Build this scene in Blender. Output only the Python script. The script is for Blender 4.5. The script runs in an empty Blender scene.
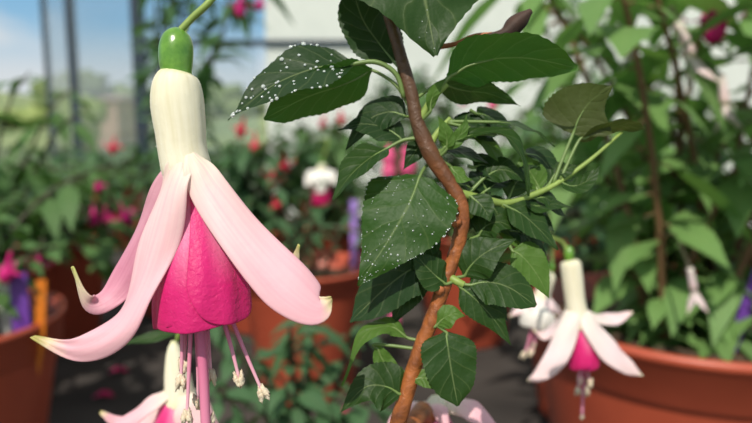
import bpy, math, random
from mathutils import Vector, Matrix, noise
random.seed(7)
C = bpy.context.scene.collection
sc = bpy.context.scene
PI = math.pi
# ------------------------------------------------------------------ camera frame
FPX = 651.0; PITCH = math.radians(8.0)
CAM = Vector((0, 0, 1.2))
FWD = Vector((0, math.cos(PITCH), -math.sin(PITCH))); RT = Vector((1, 0, 0)); UP = Vector((0, math.sin(PITCH), math.cos(PITCH)))
def P(x, y, d): return CAM + d*(FWD + (x-376)/FPX*RT + (211.5-y)/FPX*UP)
def D(x, y, z): return RT*x - UP*y + FWD*z          # direction: right, down, away
def space(d):                                       # local metric frame measured at distance d
    u = d/FPX
    return lambda x, y, z=0: P(x, y, d + z*u)
BENCH = 0.84

# ------------------------------------------------------------------ mesh helpers
def obj(name, verts, faces, mat, parent=None, origin=None, uv=None, smooth=True, tint=None, mods=None):
    o0 = Vector(origin) if origin is not None else (Vector(verts[0]) if verts else Vector((0,0,0)))
    me = bpy.data.meshes.new(name)
    me.from_pydata([tuple(Vector(v)-o0) for v in verts], [], faces)
    if uv:
        l = me.uv_layers.new(name='UVMap')
        for i, lp in enumerate(me.loops): l.data[i].uv = uv[lp.vertex_index]
    if tint:
        a = me.attributes.new('tint', 'FLOAT', 'POINT')
        for i, t in enumerate(tint): a.data[i].value = t
    if smooth: me.polygons.foreach_set('use_smooth', [True]*len(me.polygons))
    me.materials.append(mat); me.update()
    o = bpy.data.objects.new(name, me); C.objects.link(o)
    if parent is not None:
        o.parent = parent; o.location = o0 - wloc(parent)
    else: o.location = o0
    return o
def wloc(o):
    v = Vector(o.location)
    while o.parent: o = o.parent; v += Vector(o.location)
    return v
def tag(o, label, cat, group=None, kind=None):
    o['label'] = label; o['category'] = cat
    if group: o['group'] = group
    if kind: o['kind'] = kind
    return o
def thing(name, label, cat, loc, group=None):
    o = bpy.data.objects.new(name, None); C.objects.link(o); o.location = loc; o.empty_display_size = .02
    return tag(o, label, cat, group)
class MB:
    def __init__(s): s.v=[]; s.f=[]; s.uv=[]; s.t=[]
    def add(s, v, f, uv=None, t=0.5):
        n=len(s.v); s.v+=v; s.f+=[tuple(i+n for i in q) for q in f]
        s.uv += uv if uv else [(0,0)]*len(v); s.t += [t]*len(v)
    def build(s, name, mat, parent=None, origin=None, smooth=True):
        return obj(name, s.v, s.f, mat, parent, origin, s.uv, smooth, s.t)
def box(mb, c, s, t=.5):
    x,y,z=c; a,b,d=s[0]/2,s[1]/2,s[2]/2
    v=[Vector((x+i*a,y+j*b,z+k*d)) for i in(-1,1) for j in(-1,1) for k in(-1,1)]
    mb.add(v,[(0,1,3,2),(4,6,7,5),(0,4,5,1),(2,3,7,6),(0,2,6,4),(1,5,7,3)],None,t)
def crom(pts, n):
    pts=[Vector(p) for p in pts]
    if len(pts)==2: return [pts[0].lerp(pts[1], i/n) for i in range(n+1)]
    e=[pts[0]*2-pts[1]]+pts+[pts[-1]*2-pts[-2]]; out=[]; m=len(pts)-1
    for i in range(n+1):
        s=i/n*m; k=min(int(s),m-1); t=s-k; a,b,c,d=e[k:k+4]
        out.append(.5*((2*b)+(c-a)*t+(2*a-5*b+4*c-d)*t*t+(3*b-a-3*c+d)*t**3))
    return out
def interp(ws, s):
    if not isinstance(ws,(list,tuple)): return ws
    k=s*(len(ws)-1); i=min(int(k),len(ws)-2); t=k-i
    p=[ws[max(i-1,0)],ws[i],ws[i+1],ws[min(i+2,len(ws)-1)]]
    v=.5*((2*p[1])+(p[2]-p[0])*t+(2*p[0]-5*p[1]+4*p[2]-p[3])*t*t+(3*p[1]-p[0]-3*p[2]+p[3])*t**3)
    return max(v,0)
def tube(mb, pts, rad, n=12, seg=8, t=.5, wob=0):
    c=crom(pts,n); V=[]; F=[]; U=[]
    ref=Vector((.13,.9,.21))
    for i,p in enumerate(c):
        tg=(c[min(i+1,n)]-c[max(i-1,0)]).normalized()
        a=tg.cross(ref).normalized(); b=tg.cross(a)
        r=interp(rad,i/n)*(1+wob*noise.noise(p*700))
        for k in range(seg):
            w=2*PI*k/seg; rr=r*(1+wob*.6*noise.noise(p*300+Vector((k,0,0))))
            V.append(p+rr*(math.cos(w)*a+math.sin(w)*b)); U.append((i/n,k/seg))
    for i in range(n):
        for k in range(seg):
            F.append((i*seg+k,i*seg+(k+1)%seg,(i+1)*seg+(k+1)%seg,(i+1)*seg+k))
    F.append(tuple(range(seg-1,-1,-1))); F.append(tuple(n*seg+k for k in range(seg)))
    mb.add(V,F,U,t)
def ribbon(mb, pts, widths, hint, cup=.15, fold=0, nu=24, nv=8, serr=0, nser=16, wave=0, t=.5, seed=0, twist=0):
    """blade along a spine; hint = normal of its upper face; widths = full widths"""
    c=crom(pts,nu); V=[]; F=[]; U=[]; L=sum((c[i+1]-c[i]).length for i in range(nu))
    ps=None
    for i,p in enumerate(c):
        u=i/nu
        tg=(c[min(i+1,nu)]-c[max(i-1,0)]).normalized()
        h=Vector(hint(u) if callable(hint) else hint)
        s=h.cross(tg)
        s = s.normalized() if s.length>1e-4 else (ps or Vector((1,0,0)))
        ps=s; nrm=tg.cross(s)
        if twist: s,nrm = (math.cos(twist*u)*s+math.sin(twist*u)*nrm, math.cos(twist*u)*nrm-math.sin(twist*u)*s)
        w=interp(widths,u)/2
        sr = 1 + serr*(((u*nser)%1.0)-.5)*-1 if serr else 1
        for k in range(nv+1):
            v=k/nv*2-1
            ww=w*(sr if abs(v)>.99 else 1)
            off=-cup*w*v*v + fold*w*abs(v) + wave*L*.04*math.sin(u*17+v*2+seed)*abs(v)
            V.append(p+s*v*ww+nrm*off); U.append((u,k/nv))
    m=nv+1
    for i in range(nu):
        for k in range(nv): F.append((i*m+k,i*m+k+1,(i+1)*m+k+1,(i+1)*m+k))
    mb.add(V,F,U,t)
LEAFW=[.10,.62,.92,1.0,.93,.76,.50,.24,.02]
OVATE=[.25,.85,1.0,.97,.86,.68,.46,.22,.02]
BLUNT=[.12,.66,.93,1.0,.98,.92,.80,.56,.06]
LANCE=[.08,.5,.85,1.0,.92,.72,.46,.2,.02]
def sphere(mb, c, r, seg=12, rings=8, ax=None, t=.5, lump=0, seed=0):
    """ellipsoid; r = (rx,ry,rz) along ax = 3 axes"""
    ax=ax or (Vector((1,0,0)),Vector((0,1,0)),Vector((0,0,1)))
    V=[];F=[];U=[]
    for i in range(rings+1):
        th=PI*i/rings
        for k in range(seg):
            ph=2*PI*k/seg
            d=ax[0]*math.sin(th)*math.cos(ph)*r[0]+ax[1]*math.sin(th)*math.sin(ph)*r[1]+ax[2]*math.cos(th)*r[2]
            if lump: d*=1+lump*noise.noise(Vector((math.sin(th)*math.cos(ph)*2.3,math.sin(th)*math.sin(ph)*2.3,math.cos(th)*2.3+seed)))
            V.append(Vector(c)+d); U.append((i/rings,k/seg))
    for i in range(rings):
        for k in range(seg): F.append((i*seg+k,(i+1)*seg+k,(i+1)*seg+(k+1)%seg,i*seg+(k+1)%seg))
    mb.add(V,F,U,t)
def lathe(mb, c, prof, seg=48):
    V=[];F=[]
    for r,z in prof:
        for k in range(seg):
            a=2*PI*k/seg; V.append(Vector((c[0]+r*math.cos(a),c[1]+r*math.sin(a),c[2]+z)))
    for i in range(len(prof)-1):
        for k in range(seg): F.append((i*seg+k,i*seg+(k+1)%seg,(i+1)*seg+(k+1)%seg,(i+1)*seg+k))
    mb.add(V,F)

# ------------------------------------------------------------------ materials
def lin(h):
    if isinstance(h,str): h=[int(h[i:i+2],16)/255 for i in (0,2,4)]
    return tuple((c/12.92 if c<=.04045 else ((c+.055)/1.055)**2.4) for c in h)+(1,)
class NT:
    def __init__(s,name):
        s.m=bpy.data.materials.new(name); s.m.use_nodes=True; s.t=s.m.node_tree; s.t.nodes.clear()
        s.out=s.n('ShaderNodeOutputMaterial')
    def n(s,typ,**k):
        o=s.t.nodes.new(typ)
        for a,b in k.items():
            if a.startswith('i_'): o.inputs[a[2:].replace('_',' ')].default_value=b
            else: setattr(o,a,b)
        return o
    def l(s,a,b): s.t.links.new(a,b)
    def math(s,op,a,b=None,clamp=False):
        o=s.n('ShaderNodeMath',operation=op,use_clamp=clamp)
        for i,x in enumerate((a,b)):
            if x is None: continue
            if isinstance(x,(int,float)): o.inputs[i].default_value=x
            else: s.l(x,o.inputs[i])
        return o.outputs[0]
    def mix(s,f,a,b,blend='MIX'):
        o=s.n('ShaderNodeMix',data_type='RGBA',blend_type=blend)
        for x,i in ((f,0),(a,6),(b,7)):
            if isinstance(x,(int,float,tuple)): o.inputs[i].default_value=x
            else: s.l(x,o.inputs[i])
        return o.outputs[2]
    def noise(s,scale,detail=3,rough=.5,vec=None,dist=0):
        o=s.n('ShaderNodeTexNoise'); o.inputs['Scale'].default_value=scale; o.inputs['Detail'].default_value=detail
        o.inputs['Roughness'].default_value=rough; o.inputs['Distortion'].default_value=dist
        if vec is not None: s.l(vec,o.inputs['Vector'])
        return o.outputs[0]
    def ramp(s,f,stops):
        o=s.n('ShaderNodeValToRGB'); e=o.color_ramp.elements
        while len(e)<len(stops): e.new(.5)
        for k,(p,c) in enumerate(stops): e[k].position=p; e[k].color=c if len(c)==4 else lin(c)
        s.l(f,o.inputs[0]); return o.outputs[0]
    def bump(s,h,dist,strength=1):
        o=s.n('ShaderNodeBump'); o.inputs['Distance'].default_value=dist; o.inputs['Strength'].default_value=strength
        s.l(h,o.inputs['Height']); return o.outputs[0]
def simple(name, col, rough=.5, var=.1, scale=60, bump=0, spec=.5, metal=0, col2=None, coord='Object'):
    t=NT(name); p=t.n('ShaderNodeBsdfPrincipled'); p.inputs['Roughness'].default_value=rough
    p.inputs['Specular IOR Level'].default_value=spec; p.inputs['Metallic'].default_value=metal
    tc=t.n('ShaderNodeTexCoord'); nz=t.noise(scale,4,.6,tc.outputs[coord])
    c=lin(col); c2=lin(col2) if col2 else tuple(x*(1-var*2) for x in c[:3])+(1,)
    t.l(t.mix(t.ramp(nz,[(.3,(0,0,0,1)),(.7,(1,1,1,1))]),c,c2),p.inputs['Base Color'])
    if bump: t.l(t.bump(nz,bump),p.inputs['Normal'])
    t.l(p.outputs[0],t.out.inputs[0]); return t.m
def leaf_mat(name, top, under, tip=None, trans=.2, veins=3, rough=.5, bump=.00016, spec=.26, var=.35, vein_light=.4, spots=False):
    t=NT(name); uv=t.n('ShaderNodeUVMap',uv_map='UVMap'); sep=t.n('ShaderNodeSeparateXYZ'); t.l(uv.outputs[0],sep.inputs[0])
    u,v=sep.outputs[0],sep.outputs[1]
    av=t.math('ABSOLUTE',t.math('SUBTRACT',v,.5))
    tc=t.n('ShaderNodeTexCoord'); wb=t.noise(130,2,.5,tc.outputs['Object'])
    uu=t.math('ADD',t.math('SUBTRACT',u,t.math('MULTIPLY',t.math('POWER',av,.8),.45)),t.math('MULTIPLY',wb,.10))
    sv=t.math('SINE',t.math('MULTIPLY',uu,veins*2*PI))
    side=t.math('SQRT',t.math('ABSOLUTE',sv))
    vein=t.math('POWER',t.math('SUBTRACT',1.0,t.math('ABSOLUTE',sv)),9.0)
    mid=t.math('SUBTRACT',1.0,t.math('MULTIPLY',av,45.0),True)
    vm=t.math('MAXIMUM',t.math('MULTIPLY',vein,.35),mid); nz=t.noise(55,3,.55,tc.outputs['Object']); nf=t.noise(900,2,.5,tc.outputs['Object'])
    at=t.n('ShaderNodeAttribute',attribute_name='tint'); oi=t.n('ShaderNodeObjectInfo')
    vr=t.math('ADD',t.math('MULTIPLY',at.outputs['Fac'],.8),t.math('MULTIPLY',oi.outputs['Random'],.35))
    geo=t.n('ShaderNodeNewGeometry')
    top=lin(top); dk=tuple(x*(1-var) for x in top[:3])+(1,); lt=tuple(min(x*(1+var),1) for x in top[:3])+(1,)
    a=t.mix(vr,dk,lt); a=t.mix(t.math('MULTIPLY',nz,.35),a,lin('6d8a3c'))
    a=t.mix(t.math('MULTIPLY',vm,vein_light),a,lin('9db872'))
    if tip: a=t.mix(t.ramp(u,[(.7,(0,0,0,1)),(1,(1,1,1,1))]),a,lin(tip))
    b=t.mix(t.math('MULTIPLY',vm,.35),lin(under),lin('a9b57c')); b=t.mix(t.math('MULTIPLY',nz,.4),b,dk)
    col=t.mix(geo.outputs['Backfacing'],a,b)
    p=t.n('ShaderNodeBsdfPrincipled'); p.inputs['Roughness'].default_value=rough; p.inputs['Specular IOR Level'].default_value=spec
    t.l(col,p.inputs['Base Color'])
    big=t.noise(230,3,.6,tc.outputs['Object']); h=t.math('ADD',t.math('ADD',t.math('MULTIPLY',side,.55),t.math('MULTIPLY',nf,.5)),t.math('MULTIPLY',big,1.7))
    nb=t.bump(h,bump); t.l(nb,p.inputs['Normal'])
    tr=t.n('ShaderNodeBsdfTranslucent'); t.l(t.mix(.35,col,lin('86ac3a'),'MIX'),tr.inputs[0])
    mx=t.n('ShaderNodeMixShader'); mx.inputs[0].default_value=trans
    t.l(p.outputs[0],mx.inputs[1]); t.l(tr.outputs[0],mx.inputs[2]); t.l(mx.outputs[0],t.out.inputs[0]); return t.m
def petal_mat(name, stops, streak=None, rough=.5, bump=.0002, trans=.2, nscale=420, edge=None, lines=26, linec=None, sheen=0):
    """colour along the petal's own length (natural colouring, plus shade painted in for some)"""
    t=NT(name); uv=t.n('ShaderNodeUVMap',uv_map='UVMap'); sep=t.n('ShaderNodeSeparateXYZ'); t.l(uv.outputs[0],sep.inputs[0])
    u,v=sep.outputs[0],sep.outputs[1]
    tc=t.n('ShaderNodeTexCoord'); nz=t.noise(160,3,.6,tc.outputs['Object'])
    c=t.ramp(t.math('ADD',u,t.math('MULTIPLY',t.math('SUBTRACT',nz,.5),.12)),stops)
    cb=t.n('ShaderNodeCombineXYZ'); t.l(t.math('MULTIPLY',u,2.2),cb.inputs[0]); t.l(t.math('MULTIPLY',v,lines),cb.inputs[1])
    ln=t.noise(1.0,2,.5,cb.outputs[0])
    if linec: c=t.mix(t.math('MULTIPLY',t.ramp(ln,[(.4,(0,0,0,1)),(.75,(1,1,1,1))]),.4),c,lin(linec))
    if streak:
        s=t.math('SUBTRACT',1.0,t.math('MULTIPLY',t.math('ABSOLUTE',t.math('SUBTRACT',v,.5)),4.0),True)
        s=t.math('MULTIPLY',s,t.math('SUBTRACT',1.0,t.math('MULTIPLY',u,1.35),True),True)
        c=t.mix(t.math('MULTIPLY',s,.85),c,lin(streak))
    fine=t.noise(nscale,3,.6,tc.outputs['Object'],dist=.6)
    p=t.n('ShaderNodeBsdfPrincipled'); p.inputs['Roughness'].default_value=rough
    p.inputs['Specular IOR Level'].default_value=.35
    p.inputs['Sheen Weight'].default_value=sheen
    t.l(c,p.inputs['Base Color'])
    t.l(t.bump(t.math('ADD',t.math('MULTIPLY',ln,.35),t.math('MULTIPLY',fine,.8)),bump),p.inputs['Normal'])
    tr=t.n('ShaderNodeBsdfTranslucent'); t.l(c,tr.inputs[0])
    mx=t.n('ShaderNodeMixShader'); mx.inputs[0].default_value=trans
    t.l(p.outputs[0],mx.inputs[1]); t.l(tr.outputs[0],mx.inputs[2]); t.l(mx.outputs[0],t.out.inputs[0]); return t.m
M={}
M['leaf']=leaf_mat('fuchsia_leaf','326a24','22350f',trans=.13)  # underside colour darkened to paint in the shade of leaves above
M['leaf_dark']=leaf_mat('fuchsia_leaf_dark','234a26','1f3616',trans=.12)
M['leaf_young']=leaf_mat('fuchsia_leaf_young','4f8030','55752f',trans=.32)
M['leaf_bg']=leaf_mat('background_leaf','487c3e','567642',bump=.0003,var=.5,trans=.22)
M['leaf_bg2']=leaf_mat('background_leaf_bluish','3a6740','4c6e48',bump=.0003,var=.5,trans=.22)
M['leaf_light']=leaf_mat('background_leaf_light','62934e','7fa45e',bump=.0003,var=.35,trans=.36)
M['leaf_brown']=leaf_mat('leaf_bronze','3f3e22','3c321d',trans=.18,vein_light=.15)
M['leaf_bright']=leaf_mat('fuchsia_leaf_bright','357a24','2a4414',trans=.25,vein_light=.55)
M['dead']=simple('dried_leaf','4a3024',.7,.3,200,.0004)
M['wood']=simple('woody_stem','8a4a2a',.55,.2,260,.0006,col2='b0683c')
M['wood_up']=simple('brown_stem','6a4a32',.6,.2,260,.0005,col2='7c6040')
M['green_stem']=simple('green_stem','8fa650',.5,.15,200,.0002)
M['dark_stem']=simple('dark_stem','4a4630',.6,.2,90)
M['petiole']=simple('petiole','6f8748',.45,.12,200,.0001)
M['ovary']=simple('ovary_green','4c7c1e',.28,.18,500,.00012,spec=.7,col2='6d9a34')
M['tube']=petal_mat('flower_tube',[(0,'e2e2ae'),(.12,'f1ead0'),(.8,'f3ead4'),(1,'efe6c4')],rough=.6,bump=.00012,trans=.15,lines=22,linec='cdc08c',sheen=.1)  # darker lines paint in the shading between the tube's ridges
M['sepal']=petal_mat('pale_sepal',[(0,'f3ead4'),(.08,'f3e9d2'),(.18,'f4dfd2'),(.3,'f6d2d0'),(.6,'f3c0c9'),(.88,'f0bac4'),(.95,'ecdcb4'),(1,'b9b858')],linec='e59fb2',trans=.2,bump=.0001,lines=12)
M['sepal_shaded']=petal_mat('shaded_sepal',[(0,'e9b4c0'),(.5,'dc93ac'),(.78,'e6b0bc'),(.9,'efe2c0'),(1,'c3cc72')],linec='c7708f',trans=.2,bump=.0002,lines=14)  # mauve rose is the back sepals' shade painted in; green tip is their own
M['white_sepal']=petal_mat('white_sepal',[(0,'f4ecdf'),(.5,'f5dfe0'),(.9,'f0d4d2'),(1,'d8d8a0')],linec='eccbd2',trans=.25,bump=.0001,lines=8)
M['petal']=petal_mat('magenta_petal',[(0,'f98cba'),(.28,'f04a94'),(.6,'e2257c'),(1,'da2074')],streak='fbc4dc',rough=.45,bump=.00032,trans=.22,nscale=900,linec='c81460',lines=5,sheen=.1)
M['petal2']=petal_mat('deep_pink_petal',[(0,'ee5a96'),(.4,'d21f6a'),(1,'b81258')],rough=.5,bump=.0003,trans=.2,nscale=300,lines=8)
M['white_petal']=petal_mat('white_petal',[(0,'f4f2ea'),(1,'f6efe8')],rough=.6,bump=.0002,trans=.2,nscale=300,lines=8)
M['filament']=petal_mat('pink_filament',[(0,'d8648f'),(.6,'e29ab2'),(1,'eab8c4')],rough=.4,bump=.00005,trans=.1)
M['style']=petal_mat('pink_style',[(0,'cf5f8a'),(1,'e59ab4')],rough=.4,bump=.00005,trans=.1)
M['anther']=simple('anther_pollen','efe3cc',.8,.12,1500,.0004,col2='cbb192')
M['red_bloom']=petal_mat('red_bloom',[(0,'d8244a'),(1,'e23a58')],trans=.2)
M['mag_bloom']=petal_mat('magenta_bloom',[(0,'c8186a'),(1,'d6308a')],trans=.2)
M['pink_bloom']=petal_mat('pink_bud',[(0,'e8588c'),(1,'ec6a98')],trans=.2)
M['purple']=simple('purple_plastic','6a3c9a',.4,.08)
M['orange']=simple('orange_plastic','d87820',.4,.08)
M['lilac']=simple('lilac_plastic','a884d8',.4,.08)
M['whitep']=simple('white_plastic','e2e0da',.4,.05)
M['pot']=simple('terracotta_plastic','b8543a',.42,.07,14,.0003,col2='a84a34')
M['soil']=simple('potting_soil','3a2a20',.95,.3,160,.004,col2='6a5240')
M['mat']=simple('black_ground_cover','231f1d',.9,.3,9,.001,col2='4b4440',coord='Generated')
M['metal']=simple('grey_painted_metal','2c3744',.45,.1,5)
M['galv']=simple('galvanised_steel','8a8f90',.45,.1,20,metal=.6)
M['concrete']=simple('concrete_floor','8d8880',.9,.2,3,.003)
M['grass']=simple('field_grass','66784e',.95,.25,.35,col2='97a070')
M['tree']=simple('tree_foliage','66784a',.9,.3,.9,.2,col2='869160')
M['tree2']=simple('tree_foliage_light','7f9250',.9,.25,.9,.2,col2='98a468')
M['trunk']=simple('tree_trunk','6a5a48',.9,.2,3)
M['render']=simple('pink_render','c9a49a',.9,.08,1)
M['roof']=simple('roof_tile','a88c84',.9,.1,2)
# drops
t=NT('water_drop'); p=t.n('ShaderNodeBsdfPrincipled'); p.inputs['Roughness'].default_value=.08; p.inputs['Base Color'].default_value=(.85,.9,.88,1)
p.inputs['Transmission Weight'].default_value=.5; p.inputs['IOR'].default_value=1.33; t.l(p.outputs[0],t.out.inputs[0]); M['drop']=t.m
# glass: clear pane with a little dust
def glass(name, tintc, dust, dustc):
    t=NT(name); tr=t.n('ShaderNodeBsdfTransparent'); tr.inputs[0].default_value=lin(tintc)
    gl=t.n('ShaderNodeBsdfGlossy'); gl.inputs['Roughness'].default_value=.05
    lw=t.n('ShaderNodeLayerWeight'); lw.inputs[0].default_value=.5; fr=t.n('ShaderNodeMath',operation='MULTIPLY_ADD'); t.l(t.math('POWER',lw.outputs['Facing'],5.0),fr.inputs[0]); fr.inputs[1].default_value=.5; fr.inputs[2].default_value=.03
    df=t.n('ShaderNodeBsdfDiffuse'); df.inputs[0].default_value=lin(dustc)
    trl=t.n('ShaderNodeBsdfTranslucent'); trl.inputs[0].default_value=lin(dustc)
    dd=t.n('ShaderNodeMixShader'); dd.inputs[0].default_value=.3; t.l(df.outputs[0],dd.inputs[1]); t.l(trl.outputs[0],dd.inputs[2])
    m1=t.n('ShaderNodeMixShader'); t.l(fr.outputs[0],m1.inputs[0]); t.l(tr.outputs[0],m1.inputs[1]); t.l(gl.outputs[0],m1.inputs[2])
    tc=t.n('ShaderNodeTexCoord'); nz=t.noise(2.2,4,.6,tc.outputs['Object'])
    f=t.math('MULTIPLY',t.math('ADD',nz,.5),dust,True)
    m2=t.n('ShaderNodeMixShader'); t.l(f,m2.inputs[0]); t.l(m1.outputs[0],m2.inputs[1]); t.l(dd.outputs[0],m2.inputs[2])
    t.l(m2.outputs[0],t.out.inputs[0]); return t.m
M['glass']=glass('clear_glazing','f4f8fa',.06,'d8dee0')
M['shade']=glass('whitewashed_glazing','f0f4f2',1.0,'eef0ea')

# ------------------------------------------------------------------ flowers
def flower(name, label, group, d, desc, mats, sub=True):
    S=space(d); u=d/FPX; o0=S(*desc['origin'])
    root=thing(name,label,'flower',o0,group)
    pd=MB(); tube(pd,[q if isinstance(q,Vector) else S(*q) for q in desc['ped']],[r*u for r in desc.get('pedr',[3.4,3.2,3.4])],30,8); pd.build('pedicel',M['green_stem'],root)
    if 'ovary' in desc:
        (x,y,z),(rx,ry)=desc['ovary'][0],desc['ovary'][1][:2]
        a=desc.get('tilt',0); axz=D(math.sin(a),math.cos(a),0)*-1; axx=D(math.cos(a),-math.sin(a),0)
        ov=MB(); V0=S(x,y,z)
        if isinstance(desc['ovary'][1][0],list): tube(ov,[S(*q[:3]) for q in desc['ovary'][1]],[q[3]*u for q in desc['ovary'][1]],24,24)
        else: sphere(ov,V0,(rx*u,rx*u,ry*u),20,14,(axx,FWD,axz))
        ov.build('ovary',M['ovary'],root)
    tp=desc['tube']; tb=MB()
    # tube as lathe along spine, gently ridged
    n=28; seg=32; c=crom([S(*q[:3]) for q in tp],n); V=[];F=[];U=[]
    for i,p in enumerate(c):
        tg=(c[min(i+1,n)]-c[max(i-1,0)]).normalized(); a=tg.cross(FWD).normalized(); b=tg.cross(a)
        r=interp([q[3] for q in tp],i/n)*u
        for k in range(seg):
            w=2*PI*k/seg; rr=r*(1+.035*abs(math.cos(6*w+.6))+.01*noise.noise(Vector((w*3,i*.4,1))))
            V.append(p+rr*(math.cos(w)*a+math.sin(w)*b)); U.append((i/n,k/seg))
    for i in range(n):
        for k in range(seg): F.append((i*seg+k,i*seg+(k+1)%seg,(i+1)*seg+(k+1)%seg,(i+1)*seg+k))
    F.append(tuple(range(seg-1,-1,-1)))
    tb.add(V,F,U); to=tb.build('flower_tube',mats['tube'],root)
    if desc.get('hairs'):
        hm=MB(); rn=random.Random(3)
        for _ in range(desc['hairs']):
            i=rn.randrange(n*seg); p=V[i]; ctr=c[i//seg]; nn=(p-ctr).normalized()
            q=p+nn*u*rn.uniform(1.2,2.6)+UP*u*rn.uniform(-.8,.4); s=nn.cross(UP)*.12*u
            hm.add([p-s-UP*u*.1,p+s+UP*u*.1,q],[(0,1,2)])
        h=hm.build('fine_hair',M['whitep'],to); h['kind']='stuff'
    for sp in desc['sepals']:
        mb=MB(); h=D(*sp.get('hint',(0,-.3,-1)))
        ribbon(mb,[S(*q) for q in sp['pts']],[w*u for w in sp['w']],h,sp.get('cup',.25),sp.get('fold',0),30,10,wave=sp.get('wave',.3),seed=len(sp['pts']))
        o=mb.build('sepal',sp.get('mat',mats['sepal']),root)
        m=o.modifiers.new('thick','SOLIDIFY'); m.thickness=.9*u*sp.get('th',2); m.offset=0
        m=o.modifiers.new('ss','SUBSURF'); m.levels=1; m.render_levels=1
        if 'label' in sp: o['label']=sp['label']
    if 'corolla' in desc:
        co=desc['corolla']; A=S(*co['top']); B=S(*co['bot']); ax=(B-A); L=ax.length; ax.normalize()
        s0=ax.cross(FWD).normalized(); s0 = s0 if s0.dot(RT)>0 else -s0
        f0=-(s0.cross(ax)).normalized(); f0 = f0 if f0.dot(FWD)<0 else -f0    # towards the viewer
        for (ang,span,rs,ln,off,*rd) in co['petals']:
            rd=rd[0] if rd else .1
            nu,nv=22,20; V=[];F=[];U=[]
            for i in range(nu+1):
                q=i/nu; 
                for k in range(nv+1):
                    v=k/nv*2-1
                    le=ln*(1-rd*v**4-.03*abs(v)) 
                    qq=q*le
                    r=interp(co['r'],min(qq/co.get('lmax',1.05),1))*u*rs
                    th=math.radians(ang+span/2*v*(.75+.25*q))
                    r*=1+off*v+.022*math.sin(v*9+ang+q*5)*q
                    V.append(A+ax*(L*qq)+r*(math.cos(th)*f0+math.sin(th)*s0)); U.append((q,k/nv))
            for i in range(nu):
                for k in range(nv): F.append((i*(nv+1)+k,i*(nv+1)+k+1,(i+1)*(nv+1)+k+1,(i+1)*(nv+1)+k))
            mb=MB(); mb.add(V,F,U); o=mb.build('petal',mats['petal'],root)
            m=o.modifiers.new('thick','SOLIDIFY'); m.thickness=.8*u; m.offset=0
            m=o.modifiers.new('ss','SUBSURF'); m.levels=1; m.render_levels=1
    for k,st in enumerate(desc.get('stamens',[])):
        pts=[S(*q) for q in st]; mb=MB(); fr=desc.get('fr',1.5)
        tube(mb,pts,[fr*u*1.15,fr*u,fr*u*.8],12,8); o=mb.build('stamen',M['filament'],root)
        an=MB(); e=pts[-1]; ar=desc.get('ar',(4.4,7))
        dirv=(pts[-1]-pts[-2]).normalized(); a1=dirv.cross(FWD).normalized(); rn=random.Random(k)
        for sgn in (-1,1):
            sphere(an,e+dirv*ar[1]*.2*u+a1*sgn*ar[0]*.45*u,(ar[0]*.62*u,ar[0]*.7*u,ar[1]*u),12,10,(a1,FWD,(dirv+a1*.18*sgn*(-1)**k).normalized()),lump=.8,seed=k)
        an.build('anther',M['anther'],o)
    if 'pistil' in desc:
        pts=[S(*q) for q in desc['pistil']['pts']]; mb=MB(); pr=desc['pistil']['r']; tube(mb,pts,[pr*u]*2,14,12); o=mb.build('pistil',M['style'],root)
        sg=MB(); sphere(sg,pts[-1],(pr*1.7*u,pr*1.7*u,pr*2.1*u),12,8,(RT,FWD,UP),lump=.3); sg.build('stigma',M['anther'],o)
    return root

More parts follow.
